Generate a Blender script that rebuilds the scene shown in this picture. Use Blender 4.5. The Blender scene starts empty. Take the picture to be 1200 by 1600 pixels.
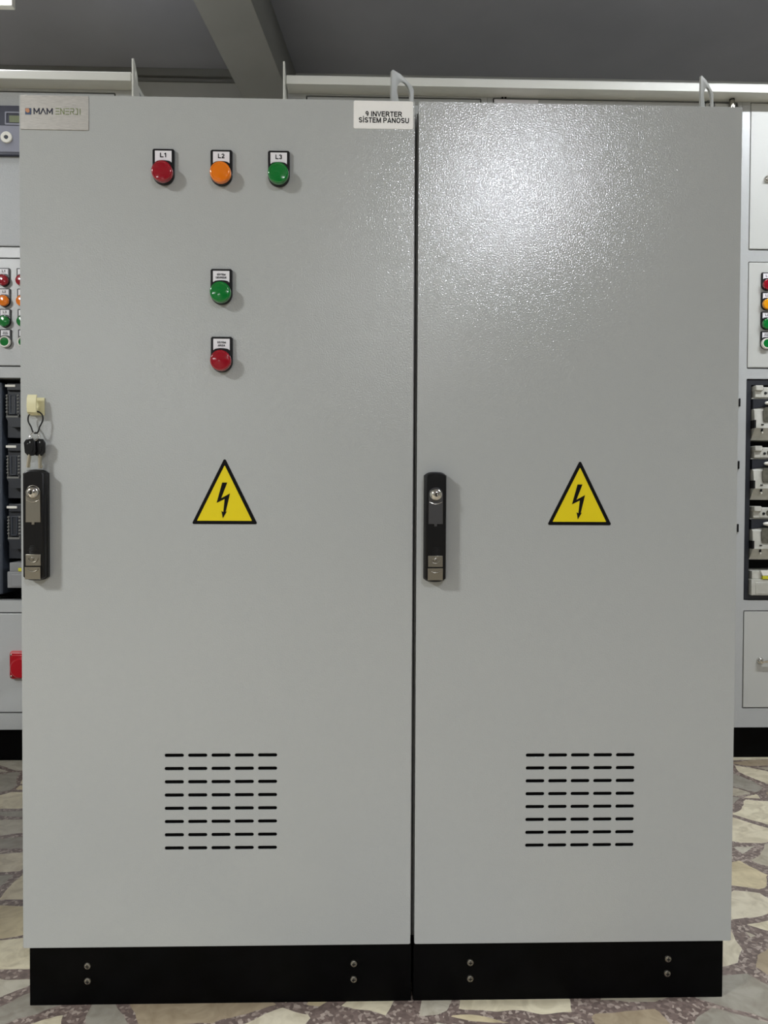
import bpy, bmesh, math, random
from mathutils import Vector, Matrix
random.seed(7)
S = bpy.context.scene
COL = S.collection
PI = math.pi

# ------------------------------------------------------------------ camera
CAM = Vector((0.22436, -1.18903, 0.79682))
YAW, PIT, ROL = -0.02619111, -0.02022361, -0.00469977
_M = (Matrix.Rotation(YAW, 3, 'Z') @ Matrix.Rotation(PIT, 3, 'X') @ Matrix.Rotation(ROL, 3, 'Y'))
cd = bpy.data.cameras.new('camera'); cam = bpy.data.objects.new('camera', cd); COL.objects.link(cam)
R, F, U = _M.col[0], _M.col[1], _M.col[2]
cam.matrix_world = Matrix(((R.x, U.x, -F.x, CAM.x), (R.y, U.y, -F.y, CAM.y), (R.z, U.z, -F.z, CAM.z), (0, 0, 0, 1)))
cd.sensor_fit = 'VERTICAL'; cd.sensor_height = 36; cd.sensor_width = 27; cd.lens = 27.0
cd.clip_start = 0.02; cd.clip_end = 60
S.camera = cam

# ------------------------------------------------------------------ world, exposure, lamps
w = bpy.data.worlds.new('world'); S.world = w; w.use_nodes = True
w.node_tree.nodes['Background'].inputs[0].default_value = (0.75, 0.8, 0.85, 1)
w.node_tree.nodes['Background'].inputs[1].default_value = 0.05
S.view_settings.view_transform = 'Standard'
S.view_settings.look = 'None'
S.view_settings.gamma = 1
S.view_settings.use_curve_mapping = False
S.view_settings.exposure = -0.18
# name, end a, end b, z of the tube, watts, colour, label
LAMPS = [
    ((-2.60, -2.45), (-2.60, -1.95), 2.66, 148, 30, (0.98, 1.0, 1.0), 'white batten lamp on the ceiling left of the grey cabinets'),
    ((0.90, -3.40), (1.30, -3.40), 2.68, 62, 30, (0.87, 0.90, 1.0), 'short white batten lamp behind the viewer, right of centre'),
    ((0.35, -6.0), (0.95, -6.0), 2.68, 28, 30, (0.97, 0.99, 1.0), 'white batten lamp in the middle of the room behind the viewer'),
    ((-3.3, -7.2), (-2.7, -7.2), 2.68, 20, 30, (0.97, 0.99, 1.0), 'white batten lamp behind the viewer by the left wall'),
    ((-3.2, -12.0), (-2.2, -12.0), 2.68, 64, 40, (0.97, 0.99, 1.0), 'white batten lamp at the far end of the room behind the viewer'),
    ((1.40, 0.02), (2.60, 0.02), 2.52, 33, 105, (0.91, 0.95, 1.0), 'white batten lamp over the aisle right of the grey cabinets'),
    ((-1.055, 0.55), (-1.055, 1.56), 2.50, 5, 40, (0.92, 0.94, 1.0), 'white batten lamp in the top left corner over the rear cabinet'),
]

def px(u, v, Y):
    """where the sight line of image point (u, v) meets the vertical plane y=Y"""
    d = _M @ Vector(((u - 600) / 1200, 1, (800 - v) / 1200)); t = (Y - CAM.y) / d.y
    return CAM + t * d
def pz(u, v, Z):
    d = _M @ Vector(((u - 600) / 1200, 1, (800 - v) / 1200)); t = (Z - CAM.z) / d.z
    return CAM + t * d

# ------------------------------------------------------------------ materials
def lin(c):
    return tuple(((x / 255) / 12.92 if x / 255 <= .04045 else ((x / 255 + .055) / 1.055) ** 2.4) for x in c) + (1,)
def mat(name, c, rough=.5, metal=0, coat=0, spec=None):
    m = bpy.data.materials.new(name); m.use_nodes = True
    b = m.node_tree.nodes['Principled BSDF']
    b.inputs['Base Color'].default_value = lin(c); b.inputs['Roughness'].default_value = rough
    b.inputs['Metallic'].default_value = metal; b.inputs['Coat Weight'].default_value = coat
    if spec is not None: b.inputs['Specular IOR Level'].default_value = spec
    return m
def bump(m, scale, strength, dist=.001, detail=1, obj=True, stretch=None):
    n = m.node_tree.nodes; l = m.node_tree.links; b = n['Principled BSDF']
    tc = n.new('ShaderNodeTexCoord'); mp = n.new('ShaderNodeMapping')
    if stretch: mp.inputs['Scale'].default_value = stretch
    no = n.new('ShaderNodeTexNoise'); no.inputs['Scale'].default_value = scale; no.inputs['Detail'].default_value = detail
    bu = n.new('ShaderNodeBump'); bu.inputs['Strength'].default_value = strength; bu.inputs['Distance'].default_value = dist
    l.new(tc.outputs['Object'], mp.inputs[0]); l.new(mp.outputs[0], no.inputs['Vector'])
    l.new(no.outputs[0], bu.inputs['Height']); l.new(bu.outputs[0], b.inputs['Normal'])
    return m
def mottle(m, scale, c1, c2, lo=.35, hi=.65, stretch=None):
    n = m.node_tree.nodes; l = m.node_tree.links; b = n['Principled BSDF']
    tc = n.new('ShaderNodeTexCoord'); mp = n.new('ShaderNodeMapping')
    if stretch: mp.inputs['Scale'].default_value = stretch
    no = n.new('ShaderNodeTexNoise'); no.inputs['Scale'].default_value = scale; no.inputs['Detail'].default_value = 4
    r = n.new('ShaderNodeValToRGB'); r.color_ramp.elements[0].position = lo; r.color_ramp.elements[1].position = hi
    r.color_ramp.elements[0].color = lin(c1); r.color_ramp.elements[1].color = lin(c2)
    l.new(tc.outputs['Object'], mp.inputs[0]); l.new(mp.outputs[0], no.inputs['Vector'])
    l.new(no.outputs[0], r.inputs[0]); l.new(r.outputs[0], b.inputs['Base Color'])
    return m

M = {}
M['paint'] = bump(mat('textured_grey_paint', (182, 185, 184), .13, spec=.8), 470, .60, .0005, 1.2)
M['paint_plain'] = bump(mat('grey_paint', (184, 186, 185), .26), 430, .6, .0005, 1)
M['paint_rear'] = bump(mat('coarse_textured_grey_paint', (182, 185, 186), .4, spec=.5), 330, .8, .0008, 1)
M['paint_smooth'] = mat('pale_grey_paint', (194, 195, 190), .4)
M['rail'] = mat('white_grey_paint', (222, 222, 214), .38)
M['plinth'] = mottle(mat('black_plinth_paint', (4, 4, 5), .5, spec=.08), 30, (2, 2, 2), (5, 5, 6))
M['black'] = mat('black_plastic', (4, 4, 6), .34, spec=.35)
M['black_matt'] = mat('black_matt', (6, 6, 7), .8)
M['gasket'] = mat('black_gasket_foam', (9, 9, 10), .9)
M['filter'] = mat('dark_filter_mat', (4, 4, 4), 1, spec=.1)
M['chrome'] = bump(mat('polished_chrome', (215, 212, 205), .16, 1), 300, .25, .0006)
M['zinc'] = mat('zinc_plated_steel', (150, 146, 136), .34, 1)
M['dark_steel'] = bump(mat('dark_scuffed_steel', (96, 96, 98), .38, 1), 260, .3, .0005)
M['brushed'] = bump(mottle(mat('brushed_aluminium', (176, 173, 168), .42, .35), 90, (172, 169, 164), (190, 187, 181), stretch=(1, 1, 12)), 120, .15, .0004, 3, stretch=(1, 1, 20))
M['sticker'] = bump(mat('white_label_vinyl', (252, 251, 247), .45), 300, .4, .0006, 1.5)
M['legend'] = mat('silver_legend_card', (236, 234, 238), .45)
M['ink'] = mat('black_ink', (8, 8, 10), .5, spec=.15)
M['navy'] = mat('navy_ink', (27, 31, 58), .5)
M['olive'] = mat('green_ink', (120, 137, 78), .5)
M['orange_ink'] = mat('orange_ink', (196, 137, 96), .5)
M['blue_ink'] = mat('blue_grey_ink', (58, 78, 110), .5)
M['yellow'] = mat('yellow_vinyl', (238, 216, 0), .4)
M['red_lens'] = mat('red_lens', (150, 8, 30), .12, coat=.6)
M['orange_lens'] = mat('orange_lens', (236, 122, 0), .12, coat=.6)
M['green_lens'] = mat('green_lens', (0, 118, 45), .12, coat=.6)
M['amber_lens'] = mat('amber_lens', (240, 160, 10), .12, coat=.6)
M['cream'] = mat('cream_plastic', (226, 220, 178), .4)
M['cord'] = mat('black_cord', (12, 12, 12), .7)
M['blade'] = mat('nickel_key_blade', (200, 192, 172), .3, 1)
M['switch_grey'] = mottle(mat('light_grey_switch_plastic', (196, 195, 184), .45), 40, (186, 185, 174), (202, 201, 192))
M['cover_grey'] = mat('mid_grey_plastic', (140, 141, 142), .5)
M['switch_dark'] = mat('dark_switch_plastic', (34, 37, 44), .45)
M['slate'] = mat('slate_plastic', (62, 69, 80), .5)
M['window'] = mottle(mat('tinted_window_plastic', (98, 96, 86), .25), 60, (84, 83, 74), (112, 110, 98))
M['white_plastic'] = mat('white_plastic', (238, 236, 226), .35)
M['red_plastic'] = mat('red_plastic', (172, 14, 30), .3)
M['pink_edge'] = mat('pale_red_gasket', (214, 120, 120), .5)
M['lcd'] = mat('lcd_glass', (132, 140, 112), .2)
M['meter'] = mat('meter_blue_grey', (44, 47, 66), .35)
M['meter_face'] = mat('meter_face_grey', (142, 144, 158), .5)
M['yellow_label'] = mat('yellow_label', (205, 200, 50), .5)
M['wall'] = bump(mottle(mat('painted_plaster', (176, 176, 170), .85), 2.5, (168, 168, 162), (182, 182, 176)), 40, .2, .002, 4)
M['ceiling'] = bump(mottle(mat('grey_ceiling_plaster', (176, 177, 184), .9), 1.5, (170, 171, 178), (182, 183, 190)), 30, .2, .002, 4)
M['beam'] = bump(mottle(mat('beam_plaster', (170, 169, 162), .9), 1.8, (172, 172, 167), (186, 186, 181)), 25, .25, .002, 4)
M['trim'] = mat('wall_trim_grey', (120, 120, 116), .7)

def emit(name, c, s):
    m = bpy.data.materials.new(name); m.use_nodes = True; b = m.node_tree.nodes['Principled BSDF']
    b.inputs['Emission Color'].default_value = (*c, 1); b.inputs['Emission Strength'].default_value = s
    b.inputs['Base Color'].default_value = (*c, 1); return m

def floor_material():
    m = mat('crazy_paving_terrazzo', (180, 170, 140), .32); n = m.node_tree.nodes; l = m.node_tree.links; b = n['Principled BSDF']
    tc = n.new('ShaderNodeTexCoord')
    nz = n.new('ShaderNodeTexNoise'); nz.inputs['Scale'].default_value = 9; nz.inputs['Detail'].default_value = 3
    mx = n.new('ShaderNodeVectorMath'); mx.operation = 'MULTIPLY_ADD'; mx.inputs[1].default_value = (.035, .035, 0)
    l.new(tc.outputs['Object'], nz.inputs['Vector']); l.new(nz.outputs['Color'], mx.inputs[0])
    mp = n.new('ShaderNodeMapping'); mp.inputs['Rotation'].default_value = (0, 0, .6); mp.inputs['Location'].default_value = (.31, .17, 0); mp.inputs['Scale'].default_value = (1, 1.25, 0)
    l.new(tc.outputs['Object'], mp.inputs[0]); l.new(mp.outputs[0], mx.inputs[2])
    V1 = n.new('ShaderNodeTexVoronoi'); V1.feature = 'DISTANCE_TO_EDGE'; V1.inputs['Scale'].default_value = 6.4
    V2 = n.new('ShaderNodeTexVoronoi'); V2.feature = 'F1'; V2.inputs['Scale'].default_value = 6.4
    l.new(mx.outputs[0], V1.inputs['Vector']); l.new(mx.outputs[0], V2.inputs['Vector'])
    # stone colour by cell
    sep = n.new('ShaderNodeSeparateColor'); l.new(V2.outputs['Color'], sep.inputs[0])
    r = n.new('ShaderNodeValToRGB'); e = r.color_ramp.elements; r.color_ramp.interpolation = 'CONSTANT'
    cols = [(228, 218, 190), (192, 184, 164), (234, 225, 196), (168, 163, 150), (218, 204, 168), (204, 198, 180), (228, 219, 194), (180, 164, 138)]
    e[0].color = lin(cols[0]); e[1].position = .14; e[1].color = lin(cols[1])
    for i, c in enumerate(cols[2:]):
        x = e.new(.27 + i * .125); x.color = lin(c)
    l.new(sep.outputs[0], r.inputs[0])
    # veins inside the stones
    vz = n.new('ShaderNodeTexNoise'); vz.inputs['Scale'].default_value = 22; vz.inputs['Detail'].default_value = 8; vz.inputs['Distortion'].default_value = 1.6
    l.new(tc.outputs['Object'], vz.inputs['Vector'])
    vr = n.new('ShaderNodeValToRGB'); vr.color_ramp.elements[0].position = .3; vr.color_ramp.elements[1].position = .62
    vr.color_ramp.elements[0].color = (.45, .40, .33, 1); vr.color_ramp.elements[1].color = (1, 1, 1, 1)
    l.new(vz.outputs[0], vr.inputs[0])
    mu = n.new('ShaderNodeMix'); mu.data_type = 'RGBA'; mu.blend_type = 'MULTIPLY'; mu.inputs[0].default_value = .5
    l.new(r.outputs[0], mu.inputs[6]); l.new(vr.outputs[0], mu.inputs[7])
    # grout with chips
    g = n.new('ShaderNodeTexVoronoi'); g.inputs['Scale'].default_value = 170; l.new(tc.outputs['Object'], g.inputs['Vector'])
    gs = n.new('ShaderNodeSeparateColor'); l.new(g.outputs['Color'], gs.inputs[0])
    gr = n.new('ShaderNodeValToRGB'); q = gr.color_ramp.elements
    q[0].position = .1; q[0].color = lin((112, 98, 92)); q[1].position = .95; q[1].color = lin((186, 172, 160)); x = q.new(.7); x.color = lin((136, 120, 112))
    l.new(gs.outputs[0], gr.inputs[0])
    wz = n.new('ShaderNodeTexNoise'); wz.inputs['Scale'].default_value = 6; l.new(tc.outputs['Object'], wz.inputs['Vector'])
    th = n.new('ShaderNodeMath'); th.operation = 'MULTIPLY_ADD'; th.inputs[1].default_value = .24; th.inputs[2].default_value = -.055; l.new(wz.outputs[0], th.inputs[0])
    cmp_ = n.new('ShaderNodeMath'); cmp_.operation = 'GREATER_THAN'; l.new(V1.outputs['Distance'], cmp_.inputs[0]); l.new(th.outputs[0], cmp_.inputs[1])
    fm = n.new('ShaderNodeMix'); fm.data_type = 'RGBA'; l.new(cmp_.outputs[0], fm.inputs[0]); l.new(gr.outputs[0], fm.inputs[6]); l.new(mu.outputs[2], fm.inputs[7])
    l.new(fm.outputs[2], b.inputs['Base Color'])
    return m
M['floor'] = floor_material()

# ------------------------------------------------------------------ mesh helpers
class MB:
    """collects shapes (given in scene coordinates) and links them as ONE mesh object"""
    def __init__(s): s.bm = bmesh.new()
    def take(s, b2):
        me = bpy.data.meshes.new('t'); b2.to_mesh(me); b2.free(); s.bm.from_mesh(me); bpy.data.meshes.remove(me); return s
    def box(s, x0, x1, y0, y1, z0, z1, bev=0, seg=2, mtx=None):
        b = bmesh.new(); bmesh.ops.create_cube(b, size=1)
        for v in b.verts: v.co = Vector(((x0 + x1) / 2 + v.co.x * (x1 - x0), (y0 + y1) / 2 + v.co.y * (y1 - y0), (z0 + z1) / 2 + v.co.z * (z1 - z0)))
        if bev: bmesh.ops.bevel(b, geom=b.edges[:] + b.verts[:], offset=bev, segments=seg, profile=.5, affect='EDGES')
        if mtx: bmesh.ops.transform(b, matrix=mtx, verts=b.verts)
        return s.take(b)
    def lathe(s, prof, c, axis='-Y', n=32, mtx=None):
        """prof: (radius, height) pairs, height measured along the axis from c"""
        b = bmesh.new(); rings = []
        for r, h in prof:
            ring = []
            for i in range(n):
                a = 2 * PI * i / n; p = (r * math.cos(a), r * math.sin(a))
                if axis == '-Y': co = (p[0], -h, p[1])
                elif axis == 'Z': co = (p[0], p[1], h)
                else: co = (h, p[0], p[1])
                ring.append(b.verts.new(co))
            rings.append(ring)
        for k in range(len(rings) - 1):
            for i in range(n):
                j = (i + 1) % n; b.faces.new((rings[k][i], rings[k][j], rings[k + 1][j], rings[k + 1][i]))
        b.faces.new(rings[0][::-1]); b.faces.new(rings[-1])
        bmesh.ops.remove_doubles(b, verts=b.verts, dist=1e-7)
        bmesh.ops.recalc_face_normals(b, faces=b.faces)
        if mtx: bmesh.ops.transform(b, matrix=mtx, verts=b.verts)
        bmesh.ops.translate(b, vec=Vector(c), verts=b.verts)
        return s.take(b)
    def prism(s, pts, axis, a, bb):
        """closed outline extruded along an axis: axis 'X' takes (y,z), 'Y' takes (x,z), 'Z' takes (x,y)"""
        b = bmesh.new()
        def co(p, t): return {'X': (t, p[0], p[1]), 'Y': (p[0], t, p[1]), 'Z': (p[0], p[1], t)}[axis]
        A = [b.verts.new(co(p, a)) for p in pts]; B = [b.verts.new(co(p, bb)) for p in pts]
        b.faces.new(A); b.faces.new(B[::-1])
        for i in range(len(pts)): j = (i + 1) % len(pts); b.faces.new((A[i], B[i], B[j], A[j]))
        bmesh.ops.recalc_face_normals(b, faces=b.faces)
        return s.take(b)
    def plate(s, outlines, yf, t, bev=0, off=0):
        """2D outlines in (x,z), inner ones cut holes; front face at y=yf, thickness t backwards"""
        cu = bpy.data.curves.new('t', 'CURVE'); cu.dimensions = '2D'; cu.fill_mode = 'BOTH'
        for o in outlines:
            sp = cu.splines.new('POLY'); sp.points.add(len(o) - 1); sp.use_cyclic_u = True
            for i, p in enumerate(o): sp.points[i].co = (p[0], p[1], 0, 1)
        cu.extrude = max(t / 2 - bev, 1e-5); cu.bevel_depth = bev; cu.bevel_resolution = 1; cu.offset = off - bev
        return s.curve(cu, Matrix.Translation((0, yf + t / 2, 0)) @ Matrix.Rotation(PI / 2, 4, 'X'))
    def curve(s, cu, mtx):
        ob = bpy.data.objects.new('t', cu); me = bpy.data.meshes.new_from_object(ob)
        b = bmesh.new(); b.from_mesh(me); bmesh.ops.remove_doubles(b, verts=b.verts, dist=1e-6)
        bmesh.ops.transform(b, matrix=mtx, verts=b.verts); s.take(b)
        bpy.data.objects.remove(ob); bpy.data.curves.remove(cu); bpy.data.meshes.remove(me); return s
    def text(s, body, x, z, yf, height, width=None, bold=.0, t=.0004, spacing=1.0):
        """lettering centred on (x, z); cap height and overall width in metres"""
        cu = bpy.data.curves.new('t', 'FONT'); cu.body = body; cu.size = 1; cu.extrude = .01; cu.offset = bold; cu.space_character = spacing
        ob = bpy.data.objects.new('t', cu); me = bpy.data.meshes.new_from_object(ob)
        xs = [v.co.x for v in me.vertices]
        if not xs: return s
        x0, x1 = min(xs), max(xs); cap = .73
        b = bmesh.new(); b.from_mesh(me)
        sx = (width / (x1 - x0)) if width else height / cap
        for v in b.verts:
            zz = v.co.z
            v.co = Vector((x + (v.co.x - (x0 + x1) / 2) * sx, yf + (t / 2 - zz / .01 * t / 2), z + (v.co.y - cap / 2) * height / cap))
        bmesh.ops.recalc_face_normals(b, faces=b.faces); s.take(b)
        bpy.data.objects.remove(ob); bpy.data.curves.remove(cu); bpy.data.meshes.remove(me); return s
    def tube(s, pts, r, closed=False, smooth=True, res=3):
        cu = bpy.data.curves.new('t', 'CURVE'); cu.dimensions = '3D'; cu.bevel_depth = r; cu.bevel_resolution = res; cu.use_fill_caps = True
        if smooth:
            sp = cu.splines.new('BEZIER'); sp.bezier_points.add(len(pts) - 1)
            for i, p in enumerate(pts):
                q = sp.bezier_points[i]; q.co = p; q.handle_left_type = q.handle_right_type = 'AUTO'
        else:
            sp = cu.splines.new('POLY'); sp.points.add(len(pts) - 1)
            for i, p in enumerate(pts): sp.points[i].co = (*p, 1)
        sp.use_cyclic_u = closed; sp.resolution_u = 8
        return s.curve(cu, Matrix.Identity(4))
    def build(s, name, m, parent=None, label=None, kind=None):
        bm = s.bm; off = Vector((0, 0, 0)); p = parent
        while p is not None:
            off += p.location; p = p.parent
        bmesh.ops.translate(bm, vec=-off, verts=bm.verts)
        me = bpy.data.meshes.new(name); bm.to_mesh(me); bm.free()
        for f in me.polygons: f.use_smooth = True
        me.set_sharp_from_angle(angle=math.radians(32))
        for f in me.polygons: f.use_smooth = max(abs(f.normal.x), abs(f.normal.y), abs(f.normal.z)) < .99995
        me.materials.append(m); o = bpy.data.objects.new(name, me); COL.objects.link(o)
        if parent is not None: o.parent = parent
        if label: o['label'] = label
        if kind: o['kind'] = kind
        return o

def thing(name, loc, label, cat, group=None):
    o = bpy.data.objects.new(name, None); COL.objects.link(o); o.location = loc; o.empty_display_size = .1
    o['label'] = label; o['category'] = cat
    if group: o['group'] = group
    return o
def rrect(x0, x1, z0, z1, r, n=5):
    P = []
    for cx, cz, a0 in ((x1 - r, z1 - r, 0), (x0 + r, z1 - r, PI / 2), (x0 + r, z0 + r, PI), (x1 - r, z0 + r, 1.5 * PI)):
        for i in range(n + 1): a = a0 + PI / 2 * i / n; P.append((cx + r * math.cos(a), cz + r * math.sin(a)))
    return P
def circ(x, z, r, n=28, a0=0, a1=2 * PI):
    full = abs(a1 - a0 - 2 * PI) < 1e-6
    return [(x + r * math.cos(a0 + (a1 - a0) * i / (n if full else n - 1)), z + r * math.sin(a0 + (a1 - a0) * i / (n if full else n - 1))) for i in range(n)]
def stroke(mb, P, wd, yf, t=.0004):
    """a polyline drawn as flat bars"""
    for (ax, az), (bx, bz) in zip(P[:-1], P[1:]):
        d = Vector((bx - ax, bz - az)); L = d.length; d /= L; nrm = Vector((-d.y, d.x)) * wd / 2; e = d * wd * .35
        a = Vector((ax, az)) - e; b = Vector((bx, bz)) + e
        mb.prism([tuple(a + nrm), tuple(b + nrm), tuple(b - nrm), tuple(a - nrm)], 'Y', yf, yf + t)

# ------------------------------------------------------------------ the room
X0, X1, Y0, Y1, ZC = -4.2, 4.2, -14.0, 2.5, 2.8
MB().box(X0, X1, Y0, Y1, -.05, 0).build('floor', M['floor'], kind='structure')
MB().box(X0, X1, Y0, Y1, ZC, ZC + .08).build('ceiling', M['ceiling'], kind='structure')
MB().box(X0, X1, Y1, Y1 + .1, 0, ZC).build('wall_back', M['wall'], kind='structure')
MB().box(X0, X1, Y0 - .1, Y0, 0, ZC).build('wall_front', M['wall'], kind='structure')
MB().box(X0 - .1, X0, Y0, Y1, 0, ZC).build('wall_left', M['wall'], kind='structure')
MB().box(X1, X1 + .1, Y0, Y1, 0, ZC).build('wall_right', M['wall'], kind='structure')
# ceiling beam running away from the viewer
zs = 2.60
a, b_ = pz(302, 0, zs), pz(376, 147, zs); c_, d_ = pz(392, 0, zs), pz(432, 92, zs)
def online(p, q, y): t = (y - p.y) / (q.y - p.y); return p.x + (q.x - p.x) * t
xl0, xl1 = online(a, b_, -3.0), online(a, b_, Y1 - .001)
wd = c_.x - online(a, b_, c_.y)
MB().prism([(xl0, -3.0), (xl0 + wd, -3.0), (xl1 + wd, Y1), (xl1, Y1)], 'Z', zs, ZC).build('trim_1', M['beam'], kind='structure')
# pillar under the beam, and the double moulding at the head of the back wall
pil = px(364, 147, 2.42)
MB().box(pil.x, pil.x + .32, 2.42, Y1, 0, zs).build('trim_2', M['wall'], kind='structure')
mb = MB(); mb.box(X0, xl1 - .002, 2.475, Y1, ZC - .035, ZC, .003); mb.box(X0, xl1 - .002, 2.488, Y1, ZC - .055, ZC - .041, .002)
mb.build('trim_3', M['trim'], kind='structure')

# ------------------------------------------------------------------ lamps
for (ax, ay), (bx, by), z, watt, glow, colr, lab in LAMPS:
    cx, cy = (ax + bx) / 2, (ay + by) / 2; alongx = abs(bx - ax) > abs(by - ay)
    L = max(abs(bx - ax), abs(by - ay)); hx, hy = (L / 2, .05) if alongx else (.05, L / 2)
    t = thing('batten_lamp', (cx, cy, ZC), lab, 'lamp')
    MB().box(cx - hx * (1 if alongx else .6), cx + hx * (1 if alongx else .6), cy - hy * (.6 if alongx else 1), cy + hy * (.6 if alongx else 1), z + .045, z + .08, .006).build('housing', M['white_plastic'], t)
    for k in (-.7, .7):
        sx, sy = (k * hx, 0) if alongx else (0, k * hy)
        MB().lathe([(.004, z + .078), (.004, ZC)], (cx + sx, cy + sy, 0), 'Z', 10).build('hanger', M['zinc'], t)
    mb = MB(); e = L / 2 - .02
    mb.lathe([(.012, -e), (.012, e)], (0, 0, 0), 'X', 16, Matrix.Rotation(0 if alongx else PI / 2, 4, 'Z'))
    bmesh.ops.translate(mb.bm, vec=(cx, cy, z + .013), verts=mb.bm.verts)
    mb.build('tube', emit('lit_tube', colr, glow), t)
    for k in (-1, 1):
        mb = MB(); sx, sy = (k * hx, 0) if alongx else (0, k * hy)
        mb.box(cx + sx - .014, cx + sx + .014, cy + sy - .014 - (.036 if alongx else 0), cy + sy + .014 + (.036 if alongx else 0), z - .004, z + .046, .003) if alongx else \
            mb.box(cx + sx - .05, cx + sx + .05, cy + sy - .014, cy + sy + .014, z - .004, z + .046, .003)
        mb.build('end_cap', M['white_plastic'], t)
    ld = bpy.data.lights.new('lamp_light', 'AREA'); ld.shape = 'RECTANGLE'; ld.size = L; ld.size_y = .07
    ld.energy = watt; ld.color = colr
    lo = bpy.data.objects.new('lamp_light', ld); COL.objects.link(lo); lo.parent = t
    lo.location = (0, 0, z - .012 - ZC); lo.rotation_euler = (0, 0, 0 if alongx else PI / 2)

# ------------------------------------------------------------------ shared fittings
def pilot(parent, x, zt, Y, lens, lines, ring=None, th=.0035, sc=1.0, label=None):
    """22 mm indicator: plate with a legend card above a domed lens; zt is the top of the plate"""
    W = .033 * sc; H = .0545 * sc; zc = zt - H + W / 2 + .0006; r = W / 2
    P = [(x - r + .002, zt), (x - r, zt - .002)] + circ(x, zc, r, 20, PI, 2 * PI) + [(x + r, zt - .002), (x + r - .002, zt)]
    pl = MB().plate([P], Y - .005, .005, .0006).build('indicator_plate', M['black'], parent, label)
    # card with a concave foot
    ww = .0125 * sc; zt2 = zt - .0032 * sc; zb = zt - .0205 * sc
    foot = []
    for i in range(9):
        t = -1 + 2 * i / 8; foot.append((x + t * ww, zb + .0032 * (1 - t * t) ** .5))
    MB().plate([[(x + ww, zt2), (x - ww, zt2)] + foot], Y - .0057, .0009).build('legend_card', M['legend'], pl)
    mb = MB()
    if len(lines) == 1: write(mb, lines[0], x, zt - .0098 * sc, Y - .0062, .0066 * sc, .0098 * sc, .0005)
    else:
        for k, s_ in enumerate(lines): write(mb, s_, x, zt - (.0088 + .0046 * k) * sc, Y - .0062, .0027 * sc, (.0130 + .0030 * (len(s_) > 6) - .002 * (len(s_) < 6)) * sc, .0005)
    mb.build('lettering', M['ink'], pl)
    r1 = .0162 * sc
    MB().lathe([(r1, .005), (r1, .0075), (r1 * .97, .0085), (r1 * .9, .0087)], (x, Y, zc), n=36).build('collar', ring or M['black'], pl)
    rr = r1 * (.97 if ring is None else .74)
    pr = [(rr, .0085), (rr, .0140), (rr * .975, .0156), (rr * .90, .0165), (rr * .84, .0167), (rr * .80, .0162), (rr * .5, .0168), (rr * .2, .0171), (0.0004, .0172)]
    if ring: pr = [(rr, .0085), (rr, .011), (rr * .92, .012), (rr * .5, .0122), (.0004, .0122)]
    MB().lathe(pr, (x, Y, zc), n=40).build('lens', lens, pl)
    if ring is not None:
        MB().lathe([(r1 * .97, .0085), (r1 * .97, .0125), (r1 * .9, .0135), (r1 * .78, .0132), (r1 * .76, .0088)], (x, Y, zc), n=36).build('bezel_ring', ring, pl)
    return pl

def ribbon(mb, P, wd, yf, t):
    P = [Vector(p) for p in P]; n = len(P); Lf = []; Rt = []
    for i, p in enumerate(P):
        a = (P[i] - P[i - 1]).normalized() if i else None; b = (P[i + 1] - P[i]).normalized() if i < n - 1 else None
        a = a or b; b = b or a; tt = a + b; tt = tt.normalized() if tt.length > .2 else a
        nn = Vector((-tt.y, tt.x)); c = max(nn.dot(Vector((-a.y, a.x))), .45); Lf.append(p + nn * wd / 2 / c); Rt.append(p - nn * wd / 2 / c)
    for i in range(n - 1): mb.prism([tuple(Lf[i]), tuple(Lf[i + 1]), tuple(Rt[i + 1]), tuple(Rt[i])], 'Y', yf, yf + t)
def arc(cx, cy, rx, ry, a0, a1, n=12): return [(cx + rx * math.cos(math.radians(a0 + (a1 - a0) * i / n)), cy + ry * math.sin(math.radians(a0 + (a1 - a0) * i / n))) for i in range(n + 1)]
h_ = .085
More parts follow.
